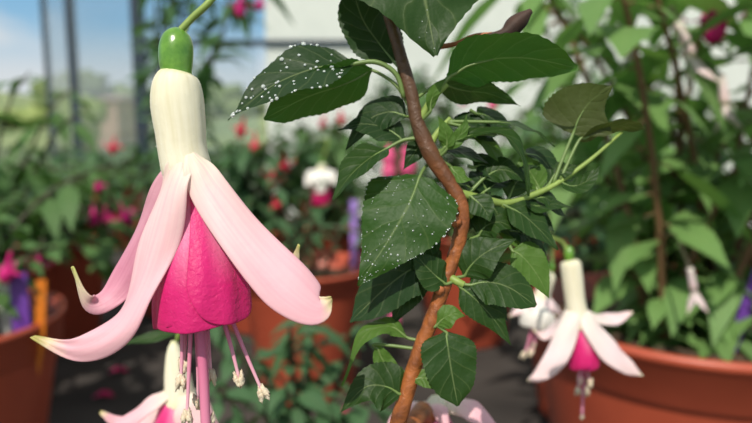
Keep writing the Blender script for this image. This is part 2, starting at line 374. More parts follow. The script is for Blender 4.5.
stdm=dict(tube=M['tube'],sepal=M['sepal'],petal=M['petal'])
main=dict(origin=(178,30,0), tilt=math.radians(-3),
  ped=[(360,-260,70),(300,-130,45),(240,-36,10),(211,0,0),(193,17,0),(178,33,0)], pedr=[5,4,3.6,3.4,3.6],
  ovary=((176.5,53,0),([178,28,0,3.5],[177.5,31,0,9],[177,36,0,13.5],[176.5,44,0,16.3],[176,53,0,17],[176,62,0,16.5],[176.5,70,0,15.3],[177,76,0,14.5])),
  tube=[(177,72,0,14.5),(176.5,76,0,19),(176.5,84,0,23),(177,98,0,25.2),(178.5,114,0,25.2),(180.5,130,0,24.2),(182,146,0,23.4),(184,157,0,23.4),(186,166,0,23.8),(188,174,0,22.5),(190,181,0,16),(191,188,0,8)],
  hairs=500,
  sepals=[
   dict(pts=[(174,160,6),(160,192,12),(145,232,24),(126,274,34),(107,299,30),(87,302,18),(72,266,10)],w=[14,26,32,34,27,18,1],hint=(-.25,-.15,-1),mat=M['sepal_shaded'],cup=.3,th=2.6,label='rosy shaded sepal with its pointed tip curled upward'),
   dict(pts=[(200,163,8),(222,205,24),(250,243,40),(274,268,44),(292,268,36),(299,244,26)],w=[14,24,28,26,14,1],hint=(.4,-.4,-.8),mat=M['sepal_shaded'],cup=.3,th=2.6,label='sepal behind the right one showing only a green tip'),
   dict(pts=[(182,153,-19),(177,168,-25),(170,190,-29),(158,234,-34),(141,285,-40),(119,327,-46),(76,350,-50),(32,336,-50)],w=[12,30,38,39,34,32,22,1],hint=(-.35,-.25,-1),cup=.3,th=2.6,wave=.5,label='pale pink sepal sweeping down and out to the left'),
   dict(pts=[(189,153,-19),(198,168,-25),(210,190,-29),(235,225,-36),(265,261,-44),(293,289,-48),(318,307,-46),(332,298,-38)],w=[12,30,38,44,49,51,36,3],hint=(.25,-.35,-1),cup=.22,th=2.6,wave=.3,label='broad pale pink sepal spreading down to the right'),
  ],
  corolla=dict(top=(191,176,0),bot=(203,331,0),lmax=1.05,r=[12,17,22,28,35,41,45,47,47.5,46],
   petals=[(180,150,.94,.96,0),(95,120,1.0,.90,-.03),(-72,138,.97,.95,-.02,.05),(-4,124,.99,.965,.04,.05),(48,96,1.08,.94,.03,.24)]),
  stamens=[[(182,322,-10),(182,350,-12),(181,380,-14)],[(186,322,6),(185,345,6),(184,364,6)],[(191,322,-14),(189,370,-16),(187,415,-18)],
   [(196,322,6),(198,370,6),(198,400,6)],[(207,322,8),(209,350,8),(211,375,8)],[(224,322,0),(232,350,-4),(239,378,-6)],
   [(231,318,4),(245,352,2),(262,391,0)],[(204,322,-8),(207,375,-10),(209,420,-10)]],
  fr=2.0, ar=(5,7.6),
  pistil=dict(pts=[(199,318,-12),(203,370,-14),(206,430,-16),(208,500,-18)],r=4.8))
flower('fuchsia_flower','large sharp fuchsia flower with cream tube, pale pink sepals and magenta petals in the foreground','pale fuchsia flowers',.13,main,stdm)

lm=dict(tube=M['tube'],sepal=M['white_sepal'],petal=M['petal'])
f2=dict(origin=(568,251,0),tilt=math.radians(-5),ped=[(538,236,-6),(552,238,-4),(563,243,0),(568,254,0)],pedr=[2,1.8,1.8,2.4],
  ovary=((569,254,0),(5,8)),
  tube=[(570,260,0,5),(570.5,263,0,9.5),(572,275,0,10),(575,300,0,9.5),(578,318,0,10.5),(580,327,0,12)],
  sepals=[dict(pts=[(586,314,6),(604,318,16),(620,316,22),(633,312,24)],w=[14,20,15,1],hint=(.2,-1,-.5)),
   dict(pts=[(565,312,6),(556,325,20),(544,335,26),(533,330,26)],w=[10,14,12,1],hint=(-.3,-.8,-.5)),
   dict(pts=[(573,312,-9),(567,332,-14),(556,357,-18),(541,374,-18),(527,381,-16)],w=[14,21,22,14,1],hint=(-.3,-.4,-1)),
   dict(pts=[(584,312,-8),(594,330,-14),(612,352,-18),(628,366,-18),(643,376,-16)],w=[14,21,24,17,1],hint=(.2,-.5,-1))],
  corolla=dict(top=(579,316,0),bot=(584,368,0),r=[5,8,11,13,14.5,15,14],petals=[(180,150,.95,.95,0),(80,140,1,.95,0),(-70,140,.98,1,0),(10,110,1.03,1,.03)]),
  stamens=[[(580,362,-4),(578,390,-4)],[(586,362,-4),(590,382,-4)],[(584,362,3),(584,392,3)],[(581,362,0),(580,380,0)],[(588,362,2),(587,390,2)]],fr=1.0,ar=(2.6,4.2),
  pistil=dict(pts=[(583,362,0),(583,390,0),(582,417,0)],r=1.2))
flower('fuchsia_flower','small pale fuchsia flower with magenta centre hanging before the big right pot','pale fuchsia flowers',.25,f2,lm)
wm=dict(tube=M['tube'],sepal=M['white_sepal'],petal=M['white_petal'])
f3=dict(origin=(552,262,0),ped=[space(.25)(545,237,-2),(552,244,0),(552,263,0)],pedr=[1.5,1.5,1.6],
  ovary=((551,267,0),(4,6)),tube=[(551,272,0,4),(549,276,0,6.5),(545,288,0,7),(541,300,0,8)],
  sepals=[dict(pts=[(546,298,4),(556,306,12),(562,318,14)],w=[9,12,1],hint=(.3,-1,-.5)),
   dict(pts=[(536,297,0),(524,306,-2),(509,317,-4)],w=[10,15,1],hint=(-.3,-1,-.7)),
   dict(pts=[(540,297,-5),(536,306,-12),(534,318,-14)],w=[9,15,3],hint=(0,-.9,-1)),
   dict(pts=[(544,297,-5),(550,304,-10),(556,316,-12)],w=[9,14,1],hint=(.3,-.9,-1))],
  corolla=dict(top=(541,298,0),bot=(534,328,0),r=[5,12,16,17,16,14],petals=[(180,150,.95,.9,0),(80,140,1,.95,0),(-70,140,.98,1,0),(10,110,1.03,1,.03)]),
  stamens=[[(533,322,-3),(528,345,-3),(524,354,-3)],[(536,322,0),(535,340,0),(531,352,0)]],fr=1.3,ar=(2.4,4),
  pistil=dict(pts=[(535,322,0),(534,345,0)],r=1.1))
flower('fuchsia_flower','white petalled fuchsia flower half hidden behind the small pale flower on the right','pale fuchsia flowers',.29,f3,wm)
f4=dict(origin=(177,338,0),ped=[space(.145)(358,-262,5),(300,-130,0),(236,-38,0),(209,4,0),(184,34,0),(181,100,0),(186,200,0),(185,300,0),(177,340,0)],pedr=[2]*8+[2.6],
  tube=[(174,341,0,3),(174,348,0,6),(175,358,0,9),(177,372,0,12),(179,390,0,14),(180,404,0,17)],
  sepals=[dict(pts=[(170,392,-8),(152,402,-14),(128,420,-18),(98,432,-16)],w=[14,19,17,1],hint=(-.4,-.8,-.8)),
   dict(pts=[(182,396,-14),(187,415,-20),(190,445,-24),(192,470,-24)],w=[22,28,24,1],hint=(0,-.3,-1)),
   dict(pts=[(190,394,4),(202,410,12),(220,430,18)],w=[16,22,1],hint=(.4,-.4,-.8)),
   dict(pts=[(168,396,8),(150,420,20),(122,424,24),(100,412,22)],w=[14,20,16,3],hint=(-.3,-.5,-.8))],
  corolla=dict(top=(179,388,0),bot=(172,462,0),r=[10,16,20,24,26,24],petals=[(180,150,.95,.95,0),(80,140,1,.95,0),(-70,140,.98,1,0),(10,110,1.03,1,.03)]),
  stamens=[[(172,455,0),(170,485,0)],[(176,455,0),(178,480,0)]],fr=1.2,ar=(3,5),pistil=dict(pts=[(173,450,0),(172,500,0)],r=1.5))
flower('fuchsia_flower','pale pink fuchsia flower below the large one, cut by the lower frame edge','pale fuchsia flowers',.2,f4,stdm)
S4=space(.2); u4=.2/FPX; lf4=MB(); ribbon(lf4,[S4(184,322,8),S4(170,332,4),S4(140,340,0),S4(106,344,-4)],[k*u4*15 for k in LANCE] if False else [k*u4*15 for k in (.1,.62,.92,1.0,.93,.76,.50,.24,.02)],D(0,-.8,-.7),.1,.2,24,8,.05,9,.3)
for c_ in bpy.data.objects:
    if c_.get('label','').startswith('pale pink fuchsia flower below'): lf4.build('leaf',M['leaf'],c_)
f5=dict(origin=(437,392,10),ped=[space(.145)(418,360,4),(434,366,10),(440,380,8),(438,397,6)],pedr=[2,2,2,2],
  tube=[(437,396,6,6),(437,400,4,9),(437,406,0,11),(437,412,0,14)],
  sepals=[dict(pts=[(446,405,-6),(466,406,-14),(482,415,-18),(500,432,-18)],w=[14,26,24,1],hint=(.3,-.8,-.6)),
   dict(pts=[(430,405,-4),(415,408,-12),(398,420,-16),(380,440,-16)],w=[14,22,24,2],hint=(-.3,-.8,-.6)),
   dict(pts=[(437,403,-10),(440,410,-24),(452,440,-34)],w=[14,16,1],hint=(.1,-.7,-1)),
   dict(pts=[(440,403,8),(452,404,18),(470,408,26)],w=[14,20,1],hint=(0,-1,-.3))],
  corolla=dict(top=(434,402,0),bot=(430,470,0),r=[8,18,26,30,30],petals=[(180,150,.95,.95,0),(80,140,1,.95,0),(-70,140,.98,1,0),(10,110,1.03,1,.03)]),
  stamens=[[(430,465,0),(430,500,0)]],fr=1.2,ar=(3,5))
flower('fuchsia_flower','pale sepals of a fuchsia flower peeping over the lower frame edge beside the woody stem','pale fuchsia flowers',.19,f5,stdm)
# ------------------------------------------------------------------ main plant
base=Vector((.02,.19,BENCH))
plant=thing('fuchsia_plant','near fuchsia plant with bent woody brown stem and large green leaves, centre','plant',base)
dS=.145; S=space(dS); U0=dS/FPX
sm=MB()
tube(sm,[S(358,-262),S(370,-150),S(380,-60),S(386,0),S(399,50),S(411,92),S(418,124),S(432,156),S(451,185),S(461,208),S(460,236),S(448,274),S(434,314),S(416,362),S(397,428),S(380,500,20),base+Vector((-.004,-.01,.27)),base+Vector((0,0,.13))],
  [r*U0 for r in (5,5.5,6,6,6.2,6.6,7.4,8.6,7.2,8,7.4,7.4,7.6,7.8,8.4,9.4,12,14)],110,16,wob=.1)
t_=NT('fuchsia_bark'); p_=t_.n('ShaderNodeBsdfPrincipled'); p_.inputs['Roughness'].default_value=.5
uv_=t_.n('ShaderNodeUVMap',uv_map='UVMap'); sp_=t_.n('ShaderNodeSeparateXYZ'); t_.l(uv_.outputs[0],sp_.inputs[0])
tc_=t_.n('ShaderNodeTexCoord'); n1=t_.noise(240,4,.6,tc_.outputs['Object'],dist=.5)
old=t_.mix(t_.ramp(n1,[(.35,(0,0,0,1)),(.65,(1,1,1,1))]),lin('a8602e'),lin('663618')); young=t_.mix(n1,lin('402a20'),lin('6a4a32'))
t_.l(t_.mix(t_.ramp(sp_.outputs[0],[(.36,(0,0,0,1)),(.56,(1,1,1,1))]),young,old),p_.inputs['Base Color'])
t_.l(t_.bump(n1,.0008),p_.inputs['Normal']); t_.l(p_.outputs[0],t_.out.inputs[0]); M['bark']=t_.m
sm.build('stem',M['bark'],plant,origin=base+Vector((0,0,.13)))
for (x,y,r) in ((457,212,8),(411,285,5)):     # pruning scars
    pass
kn=MB(); sphere(kn,S(456,222,-9),(6*U0,4*U0,5*U0),12,8,lump=.5); kn.build('bud_scar',M['wood'],plant)
kn=MB(); sphere(kn,S(440,290,-9),(5*U0,4*U0,5*U0),12,8,lump=.5); kn.build('bud_scar',M['wood'],plant)
# side branches
def branch(pts,r,mat='green_stem',n=24):
    mb=MB(); tube(mb,[S(*q) for q in pts],[x*U0 for x in r],n,10,wob=.05); return mb.build('branch',M[mat],plant)
branch([(455,192,4),(478,198,10),(505,203,18),(530,196,24),(556,184,28),(590,160,34),(622,132,40)],[5,4.5,4,3.4,2.8,2.2,1.6])
branch([(461,212,4),(482,220,50),(500,227,130),(518,232,260),(530,234,380),(540,236,464)],[4.2,4,3.8,3.6,3.6,3.6])
branch([(420,120,0),(433,98,-4),(447,84,-6)],[4,3.5,3])
branch([(428,148,0),(438,132,6),(450,118,10)],[4,3,2])
branch([(399,58,0),(402,88,4)],[3,3],'green_stem',6)
branch([(448,276,0),(456,281,-6),(464,285,-8)],[4.5,4,3.5])
branch([(500,203,16),(514,214,18),(520,228,20)],[3,2.4,2])
# leaves : spine px, width, upper-face normal (right,down,away), petiole attach points
UPF=(0,-.75,-.7); FACE=(0,-.35,-1); UND=(0,-1,.35)
rnd=random.Random(11)
def leaf(pts,w,hint=FACE,att=None,mat='leaf',prof=LEAFW,fold=.12,cup=.1,serr=.09,wave=.35,twist=0,label=None,nser=17,pr=2.2):
    mb=MB(); ww=[w*U0*k for k in prof]
    ribbon(mb,[S(*q) for q in pts],ww,D(*hint),cup,fold,34,10,serr,nser,wave,rnd.random(),rnd.random()*6,twist)
    o=mb.build('leaf',M[mat],plant,origin=S(*pts[0]))
    if label: o['label']=label
    pm=MB(); hd=D(*hint).normalized()
    c=[S(*q)+hd*U0*.1 for q in pts]
    ap=[S(*q) for q in (att or [])]
    full=ap+c
    cc=crom(c,20); hh=[cc[k]-hd*U0*(.25+.06*k) for k in (0,2,5,9)]
    tube(pm,ap+hh,[pr*U0*.85]*max(len(ap),1)+[pr*U0*x for x in (.75,.55,.4,.2)],26,7)
    pm.build('petiole',M['petiole'],o)
    return o,mb
drops=[]
def droplets(o,mb,n,r,seed,umax=1,side=None):
    rn=random.Random(seed); dm=MB(); m=11
    for _ in range(n):
        i=rn.randrange(2,33); k=rn.choice([0,0,10,10]) if rn.random()<.2 else rn.randrange(0,11)
        if side is not None and ((k>5)!=side) : k=10-k
        j=i*m+k; p=mb.v[j]; rr=r*U0*rn.uniform(.5,1.3)*(1.6 if rn.random()<.1 else 1)
        a=mb.v[j+m]-p if i<33 else p-mb.v[j-m]; b=(mb.v[j+1]-p) if k<10 else p-mb.v[j-1]
        nn=b.cross(a); nn=nn.normalized() if nn.length>0 else -FWD
        if nn.dot(-FWD)<0: nn=-nn
        p=p+a*rn.random()*.8+nn*rr*.3
        rr*=.7; sphere(dm,p,(rr,rr,rr*.7),8,6,(nn.orthogonal().normalized(),nn.cross(nn.orthogonal()).normalized(),nn))
    d=dm.build('water_droplets',M['drop'],o); d['kind']='stuff'
# top lit leaf
o,mb=leaf([(398,-105,20),(412,-60,-10),(424,-5,-34),(436,56,-44)],176,(.05,-.5,-1),[(384,-90,5)],prof=LEAFW,label='large lit toothed leaf at the top edge',fold=.1,wave=.7); droplets(o,mb,26,1.2,4)
# big droplet leaf to the left
o,mb=leaf([(352,64,-4),(316,68,-16),(272,86,-26),(228,120,-30)],66,(-.15,-.55,-.75),[(404,98,0),(396,74,-3),(376,62,-4)],'leaf_dark',LEAFW,fold=.25,label='dark leaf pointing left, sprinkled with white water droplets',pr=3); droplets(o,mb,80,1.9,5,side=None)
leaf([(372,70,10),(345,84,6),(305,98,0),(264,119,-6)],60,(.1,-.8,.55),[(408,104,2),(395,84,6)],'leaf',BLUNT,label='leaf below the droplet covered one, seen from underneath')
leaf([(394,62,14),(378,42,20),(362,18,26),(352,-14,30)],58,(.3,-.2,-1),[(402,70,4)],'leaf_dark',BLUNT,label='dark shaded leaf behind the top of the stem')
leaf([(448,78,-8),(478,62,-14),(525,58,-20),(577,68,-20)],62,(.05,-1,.75),[(418,118,0),(432,98,-4)],'leaf',BLUNT,label='broad leaf at the upper right, seen from its dark underside',pr=3,fold=.1)
leaf([(440,82,12),(462,90,18),(490,94,24),(520,106,26)],42,(0,-1,.6),[(414,100,2)],'leaf_dark')
# bronze leaves upper right
leaf([(573,134,34),(580,116,32),(592,100,30),(612,86,28)],74,(.3,-.5,.9),[(553,184,28),(563,158,32)],'leaf_brown',OVATE,label='bronze toned leaf at the far right of the plant')
leaf([(578,142,34),(602,130,34),(624,126,36),(644,129,38)],26,(0,-1,.5),[(560,180,28)],'leaf_brown',BLUNT)
# dried leaf
lf=MB(); tube(lf,[S(432,48,4),S(455,44,6),(S(474,36,4)),S(492,34,2)],[2.8*U0,2.4*U0,2.2*U0,2*U0],14,8)
dr=lf.build('dried_leaf',M['wood'],plant); dr['label']='curled dark brown dried leaf at the top right'
lb=MB(); ribbon(lb,[S(486,35,0),S(505,30,-4),S(520,18,-6),S(531,10,-4)],[k*U0 for k in (2,12,17,14,4)],D(.5,-.6,-.8),.9,0,20,8); q_=lb.build('dried_blade',M['dead'],dr)
m_=q_.modifiers.new('t','SOLIDIFY'); m_.thickness=U0
# left middle
leaf([(388,148,2),(370,158,-6),(350,176,-12),(333,200,-14)],46,(-.5,-.5,-.6),[(424,138,0),(404,140,2)],'leaf',LEAFW,fold=.35,label='olive leaf hanging down to the left of the stem')
leaf([(404,140,10),(385,128,14),(362,124,18),(338,130,20)],40,(-.1,-.7,-.7),[(424,134,2)],'leaf_dark')
leaf([(406,116,16),(388,112,20),(366,122,24),(346,150,26)],44,(-.2,-.5,-.8),[(418,118,4)],'leaf_dark')
# bright droplet leaf
o,mb=leaf([(420,176,0),(408,206,-14),(386,244,-22),(358,286,-26)],92,(-.12,-.3,-1),[(436,158,12),(426,166,10)],'leaf_bright',(.3,.86,1.0,.97,.86,.68,.46,.22,.02),serr=.09,fold=.04,label='bright green toothed leaf edged with tiny water droplets, centre',wave=.5); droplets(o,mb,190,.75,6)
# right of stem
leaf([(440,150,6),(456,150,8),(474,156,10),(493,166,12)],34,(0,-.9,-.5),[(432,154,2)],'leaf_dark')
leaf([(448,146,0),(472,135,-6),(505,136,-10),(522,158,-12),(529,196,-10)],26,(.1,-1,-.5),[(434,156,0)],'leaf',LANCE,fold=.4,label='narrow leaf arching over to the right')
leaf([(494,122,6),(515,124,6),(536,132,8),(555,147,8)],28,(.1,-1,-.4),[(470,128,6),(448,122,8)],'leaf')
leaf([(470,130,16),(484,140,18),(500,158,18),(515,182,18)],28,(.3,-.7,-.6),[(450,120,10)],'leaf_young')
leaf([(484,178,10),(498,170,6),(512,172,4),(528,182,4)],32,(0,-.6,-.9),[(470,192,8)],'leaf')
leaf([(450,166,4),(456,173,0),(463,178,-2),(472,180,-2)],18,(0,-.5,-1),[(440,160,0)],'leaf_young')
leaf([(446,150,-4),(447,140,-8),(444,128,-10),(438,116,-10)],16,(-.3,-.4,-1),[(438,158,0)],'leaf_young')
leaf([(444,148,-4),(456,140,-8),(464,128,-8),(467,114,-6)],14,(.4,-.4,-1),[(438,157,0)],'leaf_young')
leaf([(430,112,-8),(432,98,-12),(438,86,-14),(446,78,-12)],12,(.3,-.4,-1),[(420,122,0)],'leaf_young')
leaf([(470,196,4),(480,204,-2),(486,212,-4),(490,222,-6)],26,(-.2,-.5,-1),[(462,196,4)],'leaf')
leaf([(506,206,14),(522,214,10),(540,230,6),(558,250,4)],38,(.1,-.6,-.8),[(500,203,16)],'leaf',LEAFW,label='leaf sloping down to the right above the small hanging flower')
leaf([(540,190,26),(534,178,26),(526,164,26),(524,150,26)],30,(-.2,-.5,-1),[(540,192,26)],'leaf_young')
leaf([(560,182,28),(574,186,24),(588,180,22),(600,166,22)],28,(.1,-.8,-.6),[(556,184,28)],'leaf')
leaf([(520,200,22),(536,206,22),(556,204,22),(574,208,22)],28,(0,-.9,-.5),[(512,203,18)],'leaf')
leaf([(484,192,14),(496,184,14),(506,180,14),(520,170,14)],24,(0,-.8,-.5),[(478,198,10)],'leaf_dark')
# more leaves crowding the side branch
rn2=random.Random(23)
for (x0,y0,z0,dx,dy,w_,m_) in ((470,196,8,-8,34,26,'leaf_dark'),(482,199,12,22,26,30,'leaf'),(492,201,14,-14,-34,24,'leaf_dark'),(505,203,18,24,-30,28,'leaf'),(512,202,18,34,20,30,'leaf_dark'),
   (520,199,22,8,30,28,'leaf_young'),(530,196,24,30,14,26,'leaf'),(538,192,25,-10,-30,24,'leaf_dark'),(545,188,26,26,-22,22,'leaf'),(462,140,14,34,-14,34,'leaf_dark'),(450,122,10,36,12,30,'leaf_dark'),
   (468,166,12,40,8,30,'leaf_dark'),(455,180,10,30,28,28,'leaf'),(500,226,20,40,26,34,'leaf_dark'),(486,220,16,30,20,26,'leaf_young'),(436,132,10,-26,26,24,'leaf_dark'),(470,110,20,42,24,32,'leaf'),(520,150,22,36,24,30,'leaf_dark')):
    j=lambda a: rn2.uniform(-a,a)
    leaf([(x0+dx*.15,y0+dy*.15,z0+2),(x0+dx*.5+j(4),y0+dy*.5-5,z0+6+j(6)),(x0+dx*.9,y0+dy*.9,z0+8+j(8)),(x0+dx*1.25,y0+dy*1.25+5,z0+8+j(8))],w_,(j(.5),-.7+j(.2),-.8),[(x0,y0,z0)],m_,LEAFW)
# lower right
leaf([(464,276,-4),(474,262,-10),(490,250,-14),(516,239,-16)],44,(.1,-.6,-.9),[(452,278,0)],'leaf',LEAFW)
leaf([(470,285,-10),(488,282,-14),(510,288,-18),(536,306,-20)],50,(.2,-.6,-.9),[(462,284,-8)],'leaf',BLUNT,label='lit leaf pointing right towards the small pale flower')
leaf([(460,287,-8),(474,298,-12),(493,318,-14),(511,345,-16)],34,(-.35,-.35,-1),[(456,281,-6)],'leaf',LEAFW,label='narrow leaf hanging down to the lower right')
leaf([(446,284,-8),(436,276,-12),(424,264,-14),(411,248,-14)],34,(-.1,-.5,-1),[(452,282,-6)],'leaf')
leaf([(512,250,10),(524,258,6),(538,276,4),(549,298,2)],40,(-.1,-.5,-1),[(505,236,22)],'leaf_young',LEAFW)
leaf([(432,278,6),(416,268,8),(388,286,10),(350,322,12)],64,(-.4,-.5,-.7),[(446,276,4)],'leaf_dark',BLUNT,label='dark bluish leaf under the bright droplet leaf')
leaf([(416,268,14),(412,284,12),(402,304,10),(392,326,10)],34,(-.2,-.5,-1),[(440,276,6)],'leaf_dark')
leaf([(408,338,6),(388,326,4),(362,338,0),(342,386,-4)],24,(-.3,-.8,-.6),[(426,342,2)],'leaf_young',LANCE,label='slim pale leaf arching down to the left of the lower stem')
leaf([(400,394,-6),(384,386,-10),(364,388,-14),(341,412,-16)],48,(-.1,-.5,-1),[(408,392,-2)],'leaf',OVATE,fold=.08,label='round leaf left of the stem foot')
leaf([(446,332,-8),(448,348,-14),(452,374,-18),(458,406,-20)],54,(.1,-.35,-1),[(432,322,-4)],'leaf',BLUNT,label='upright oval leaf right of the lower stem')
leaf([(436,326,-6),(444,318,-10),(454,314,-12),(465,316,-12)],24,(0,-.5,-1),[(430,328,-4)],'leaf_young')
leaf([(428,344,-6),(436,352,-8),(446,364,-8),(452,380,-6)],22,(0,-.5,-1),[(424,342,-2)],'leaf_dark')
leaf([(412,380,-6),(424,378,-8),(436,384,-10),(446,396,-8)],18,(0,-.6,-1),[(408,382,-2)],'leaf_young')
leaf([(376,344,10),(384,362,10),(396,372,8),(408,372,6)],20,(0,-.6,-1),[(424,350,2)],'leaf_young')
leaf([(478,236,12),(486,226,10),(500,222,8),(516,230,8)],36,(0,-.7,-.8),[(468,240,8)],'leaf')
leaf([(440,232,6),(428,240,4),(418,252,2),(412,272,0)],32,(-.2,-.5,-1),[(456,226,2)],'leaf_dark')
leaf([(438,206,8),(426,206,12),(414,216,16),(408,240,18)],32,(-.2,-.5,-1),[(454,208,4)],'leaf_dark')
leaf([(478,260,14),(486,278,16),(496,300,18),(508,322,20)],36,(0,-.5,-1),[(460,250,8)],'leaf_dark')

# ------------------------------------------------------------------ pots and background plants
def make_pot(root, X, Y, R, H, name='pot'):
    mb=MB(); rb=R*.72; k=R/.1
    lathe(mb,(X,Y,BENCH+.0005),[(0,0),(rb*.97,0),(rb,.004),(R*.93,H-.034*k),(R*.945,H-.030*k),(R*.975,H-.028*k),(R*.99,H-.006*k),(R*1.015,H-.005*k),(R*1.015,H-.001),(R*.985,H),(R*.955,H-.003),(R*.93,H-.03),(0,H-.032)],64)
    return mb.build(name,M['pot'],root,origin=(X,Y,BENCH))
def make_soil(root,X,Y,R,H,seed):
    n=14; seg=40; V=[];F=[]
    for i in range(n+1):
        for k in range(seg):
            r=R*.94*i/n; a=2*PI*k/seg; z=BENCH+H-.022+.008*noise.noise(Vector((r*math.cos(a)*60,r*math.sin(a)*60,seed)))
            V.append(Vector((X+r*math.cos(a),Y+r*math.sin(a),z)))
    for i in range(n):
        for k in range(seg): F.append((i*seg+k,(i+1)*seg+k,(i+1)*seg+(k+1)%seg,i*seg+(k+1)%seg))
    mb=MB(); mb.add(V,F); return mb.build('soil',M['soil'],root)
def bloom(mb, tp, s, rn, style=0):
    """small drooping blossom in one mesh, hanging from tp"""
    z=Vector((0,0,-1)); dz=(z+Vector((rn.uniform(-.3,.3),rn.uniform(-.3,.3),0))).normalized()
    a=dz.orthogonal().normalized(); b=dz.cross(a)
    tube(mb,[tp,tp+dz*s*.6,tp+dz*s*1.0],[s*.1,s*.16,s*.22],6,8)
    for k in range(4):
        w=k*PI/2+rn.random(); o=math.cos(w)*a+math.sin(w)*b
        q=tp+dz*s*.9
        ribbon(mb,[q+o*s*.12,q+o*s*.5+dz*s*.2,q+o*s*.95+dz*s*.25,q+o*s*1.2-dz*s*.05],[s*.25,s*.5,s*.35,.0005],-dz+o*.2,.2,0,8,4)
    sphere(mb,tp+dz*s*1.45,(s*.42,s*.42,s*.6),12,8,(a,b,dz))
def potted(name,label,X,Y,R,H,ph,spread,nst,nlf,seed,matl='leaf_bg',ll=.045,group=None,lean=(0,0),zmin=0,stemmat='dark_stem',individual=0,prof=LEAFW,aspect=.5,trail=True,pw=1.0):
    rn=random.Random(seed); root=thing(name,label,'potted plant',Vector((X,Y,BENCH)),group)
    make_pot(root,X,Y,R,H); make_soil(root,X,Y,R,H,seed)
    stm=MB(); fol=MB(); tips=[]; ind=[]
    per=nlf//nst
    for s in range(nst):
        a=2*PI*s/nst+rn.uniform(-.3,.3); sp=spread*math.sqrt(rn.uniform(.05,1)); hh=ph*rn.uniform(.6,1.08)
        b0=Vector((X+rn.uniform(-.3,.3)*R,Y+rn.uniform(-.3,.3)*R,BENCH+H-.03))
        dx,dy=math.cos(a)*sp+lean[0],math.sin(a)*sp+lean[1]
        pts=[b0,b0+Vector((dx*.25,dy*.25,hh*.45)),b0+Vector((dx*.65,dy*.65,hh*.85)),b0+Vector((dx*1.0,dy*1.0,hh*1.0))]
        if trail and s%3==2: rr_=(R*1.25+sp*.3); cx,cy=math.cos(a),math.sin(a); zz=rn.uniform(-.02,.06); pts=[b0,b0+Vector((cx*R*.6,cy*R*.6,.07+zz)),b0+Vector((cx*rr_,cy*rr_,.06+zz)),b0+Vector((cx*(rr_+.05),cy*(rr_+.05),zz))]
        c=crom(pts,20); tube(stm,pts,[.0035,.0025,.0018,.001],14,6); tips.append(c)
        for k in range(per):
            u=zmin+(1-zmin)*((k//2)+rn.random()*.5)/max(per//2,1); u=min(u,1)**pw; i=min(int(u*20),19); p=c[i].lerp(c[i+1],u*20-i)
            az=(k//2)*1.57+(k%2)*PI+rn.uniform(-.5,.5)+a; el=rn.uniform(-.75,.45)
            o=Vector((math.cos(az)*math.cos(el),math.sin(az)*math.cos(el),math.sin(el)))
            L=ll*rn.uniform(.55,1.2)*(.6+.45*u if u<.9 else .6)
            q=p+o*L*.22; tp=q+o*L+Vector((0,0,-L*rn.uniform(.1,.7)))
            md=q.lerp(tp,.5)+Vector((0,0,L*.12))
            hint=Vector((0,0,1))+Vector((o.x,o.y,0))*.5+Vector((rn.uniform(-.4,.4),rn.uniform(-.4,.4),0))
            tt=rn.random()
            tube(stm,[p,q],[.0009,.0008],1,4)
            if individual and k%max(1,nlf//individual)==0 and u>.25:
                mb=MB(); ribbon(mb,[q,md,tp],[L*aspect*w for w in prof],hint,.1,.15,16,6,.05,9,.3,tt,tt*6); ind.append(mb)
            else:
                ribbon(fol,[q,md,tp],[L*aspect*w for w in prof],hint,.1,.15,6,2,0,9,0,tt)
    stm.build('stems',M[stemmat],root,origin=(X,Y,BENCH+H-.03)); fol.build('foliage',M[matl],root,origin=(X,Y,BENCH+H))
    for mb in ind: mb.build('leaf',M[matl],root)
    return root,tips
def blossoms(root,tips,spots,mat,rn=random.Random(5),sz=.018):
    for (x,y,d,*s) in spots:
        p=P(x,y,d); mb=MB(); k=(s[0] if s else 1)*sz
        # stalk up to the nearest stem
        best=min((q for c in tips for q in c[4:]),key=lambda q:(q-(p+Vector((0,0,.03)))).length)
        tp=p+Vector((0,0,k*1.0))
        st=MB(); tube(st,[best,(best+tp)/2+Vector((0,0,.012)),tp],[.0008]*2,8,5)
        bloom(mb,tp,k,rn); o=mb.build('blossom',M[mat],root); st.build('blossom_stalk',M['dark_stem'],o)
def Xat(px,d): return (px-376)/FPX*d

# big right pot
DR=.52
r1,t1=potted('potted_fuchsia','fuchsia in the large terracotta coloured pot at the right, foliage reaching the top',Xat(690,DR)+.005,DR-.01,.127,.21,.34,.17,15,560,21,'leaf_light',.066,individual=95,aspect=.5,trail=False,pw=1.9,stemmat='wood_up')
# pale long flowers at the top of the right plant
def part_flower(root, tips, px, py, d, L, ax, col, seed):
    rn=random.Random(seed); p=P(px,py,d); mb=MB(); dz=D(*ax).normalized(); a=dz.orthogonal().normalized(); b=dz.cross(a)
    tube(mb,[p,p+dz*L*.5],[L*.06,L*.085],6,10)
    for k in range(4):
        w=k*PI/2+.4; o=math.cos(w)*a+math.sin(w)*b; q=p+dz*L*.48
        ribbon(mb,[q,q+dz*L*.25+o*L*.12,q+dz*L*.5+o*L*.3],[L*.12,L*.17,.0005],o-dz*.3,.2,0,8,4)
    fo=mb.build('blossom',M[col],root)
    best=min((q for c in tips for q in c[4:]),key=lambda q:(q-p).length)
    st=MB(); tube(st,[best,(best+p)/2+Vector((0,0,.01)),p],[.001]*2,8,5); st.build('blossom_stalk',M['dark_stem'],fo)
    return fo
part_flower(r1,t1,678,22,.45,.05,(.35,.95,0),'white_sepal',1)
part_flower(r1,t1,722,75,.45,.04,(.1,.95,0),'white_sepal',2)
blossoms(r1,t1,[(715,14,.45,1.1)],'mag_bloom')
part_flower(r1,t1,690,268,.42,.03,(.25,.9,.2),'white_sepal',3)

part_flower(r1,t1,632,28,.5,.045,(-.1,.95,0),'white_sepal',4)
